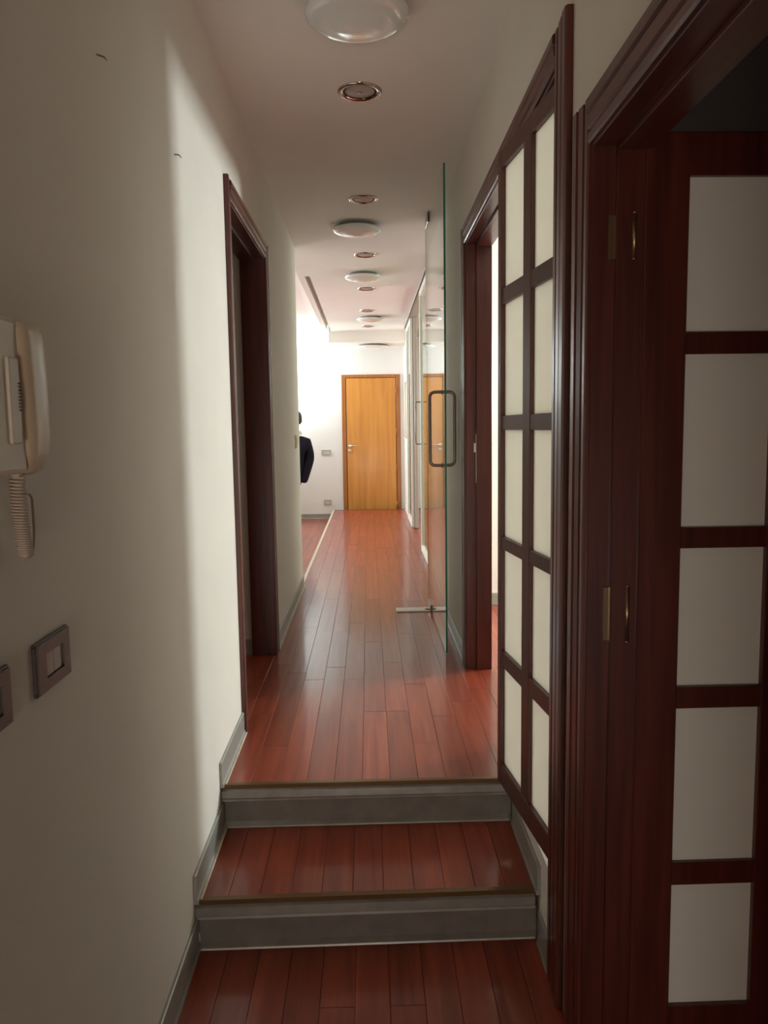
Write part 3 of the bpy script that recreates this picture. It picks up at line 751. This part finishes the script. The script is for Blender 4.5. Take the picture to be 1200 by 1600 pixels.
bl_ = [('pel', 'sp1'), ('sp1', 'sp2'), ('sp2', 'nk0'), ('nk0', 'nk1'), ('nk1', 'jaw'), ('jaw', 'hd'), ('hd', 'crown'),
       ('sp2', 'shl'), ('shl', 'ell'), ('ell', 'wrl'), ('wrl', 'hal'), ('sp2', 'shr'), ('shr', 'elr'), ('elr', 'wrr'), ('wrr', 'har'),
       ('pel', 'hpl'), ('hpl', 'knl'), ('knl', 'anl'), ('anl', 'tol'), ('pel', 'hpr'), ('hpr', 'knr'), ('knr', 'anr'), ('anr', 'tor')]
bo = skin_obj('body', body, bl_, 'skin', pe)
# face: nose, ears, eyes
m = MB(); m.lathe([(0.010, 0), (0.014, 0.012), (0.006, 0.04)], P(0, -0.112, 1.435), 'z', 10); m.build('nose', 'skin', pe)
for sx in (-1, 1):
    m = MB(); m.lathe([(0.004, -0.03), (0.012, -0.015), (0.013, 0.012), (0.006, 0.03)], P(sx*0.083, 0.0, 1.465), 'z', 10); m.build('ear', 'skin', pe)
    m = MB(); m.lathe([(0.002, -0.008), (0.009, -0.003), (0.009, 0.003), (0.002, 0.008)], P(sx*0.030, -0.102, 1.475), 'y', 10); m.build('eye', 'dark', pe)
m = MB(); m.box(PX-0.022, PX+0.022, PY-0.098, PY-0.088, PZ+1.408, PZ+1.416, 0.003); m.build('mouth', 'dark', pe)
# fingers of the left hand, each its own chain
for k, (dx, ln) in enumerate(((-0.018, 0.055), (-0.006, 0.064), (0.006, 0.060), (0.018, 0.046))):
    skin_obj('finger', nd({'a': (-0.155+dx, -0.125, 0.685, .009, .009), 'b': (-0.152+dx, -0.135, 0.685-ln*0.55, .0085, .0085), 'c': (-0.150+dx, -0.128, 0.685-ln, .007, .007)}), [('a', 'b'), ('b', 'c')], 'skin', pe, 1)
skin_obj('thumb', nd({'a': (-0.135, -0.115, 0.715, .010, .010), 'b': (-0.118, -0.135, 0.685, .009, .009), 'c': (-0.116, -0.145, 0.660, .008, .008)}), [('a', 'b'), ('b', 'c')], 'skin', pe, 1)
# clothes
jk = nd({'hem': (-0.09, 0, 0.60, .160, .135), 'hip': (-0.015, 0.0, 0.77, .165, .13), 'wst': (-0.01, 0.01, 0.98, .160, .125), 'cst': (0, 0.015, 1.13, .165, .125), 'nk': (0, 0.0, 1.275, .075, .075),
         'shl': (-0.17, 0.01, 1.165, .085, .085), 'ell': (-0.215, 0.03, 0.96, .075, .075), 'cfl': (-0.18, -0.06, 0.78, .055, .055),
         'shr': (0.150, 0.01, 1.170, .085, .085), 'elr': (0.176, 0.05, 1.02, .078, .078), 'cfr': (0.125, -0.02, 0.82, .070, .068), 'pkr': (0.07, -0.01, 0.68, .075, .072)})
jo = skin_obj('jacket', jk, [('hem', 'hip'), ('hip', 'wst'), ('wst', 'cst'), ('cst', 'nk'), ('cst', 'shl'), ('shl', 'ell'), ('ell', 'cfl'), ('cst', 'shr'), ('shr', 'elr'), ('elr', 'cfr'), ('cfr', 'pkr')], 'navy', pe)
MB().lathe([(0.086, 0.0), (0.086, 0.018), (0.070, 0.045), (0.062, 0.045), (0.070, 0.0)], P(0.002, -0.002, 1.288), 'z', 24, cap=False).build('collar', 'shirt', pe)
skin_obj('trousers', nd({'w': (-0.15, 0, 0.84, .14, .115), 'hl': (-0.235, 0, 0.74, .10, .10), 'kl': (-0.24, -0.01, 0.43, .072, .072), 'al': (-0.24, 0.015, 0.09, .056, .056),
                         'hr': (-0.065, 0, 0.74, .10, .10), 'kr': (-0.06, -0.01, 0.43, .072, .072), 'ar': (-0.06, 0.015, 0.09, .056, .056)}),
         [('w', 'hl'), ('hl', 'kl'), ('kl', 'al'), ('w', 'hr'), ('hr', 'kr'), ('kr', 'ar')], 'trous', pe)
for sx in (-1, 1):
    m = MB(); m.box(PX-0.15+sx*0.092-0.042, PX-0.15+sx*0.092+0.042, PY-0.18, PY+0.07, PZ+0.0, PZ+0.085, 0.03, 3); m.build('shoe', 'shoe', pe)
m = MB(); m.lathe([(0.074, -0.06), (0.089, -0.02), (0.092, 0.03), (0.080, 0.075), (0.050, 0.103), (0.010, 0.112)], P(0, 0.012, 1.48), 'z', 24); m.build('hair', 'hair', pe)
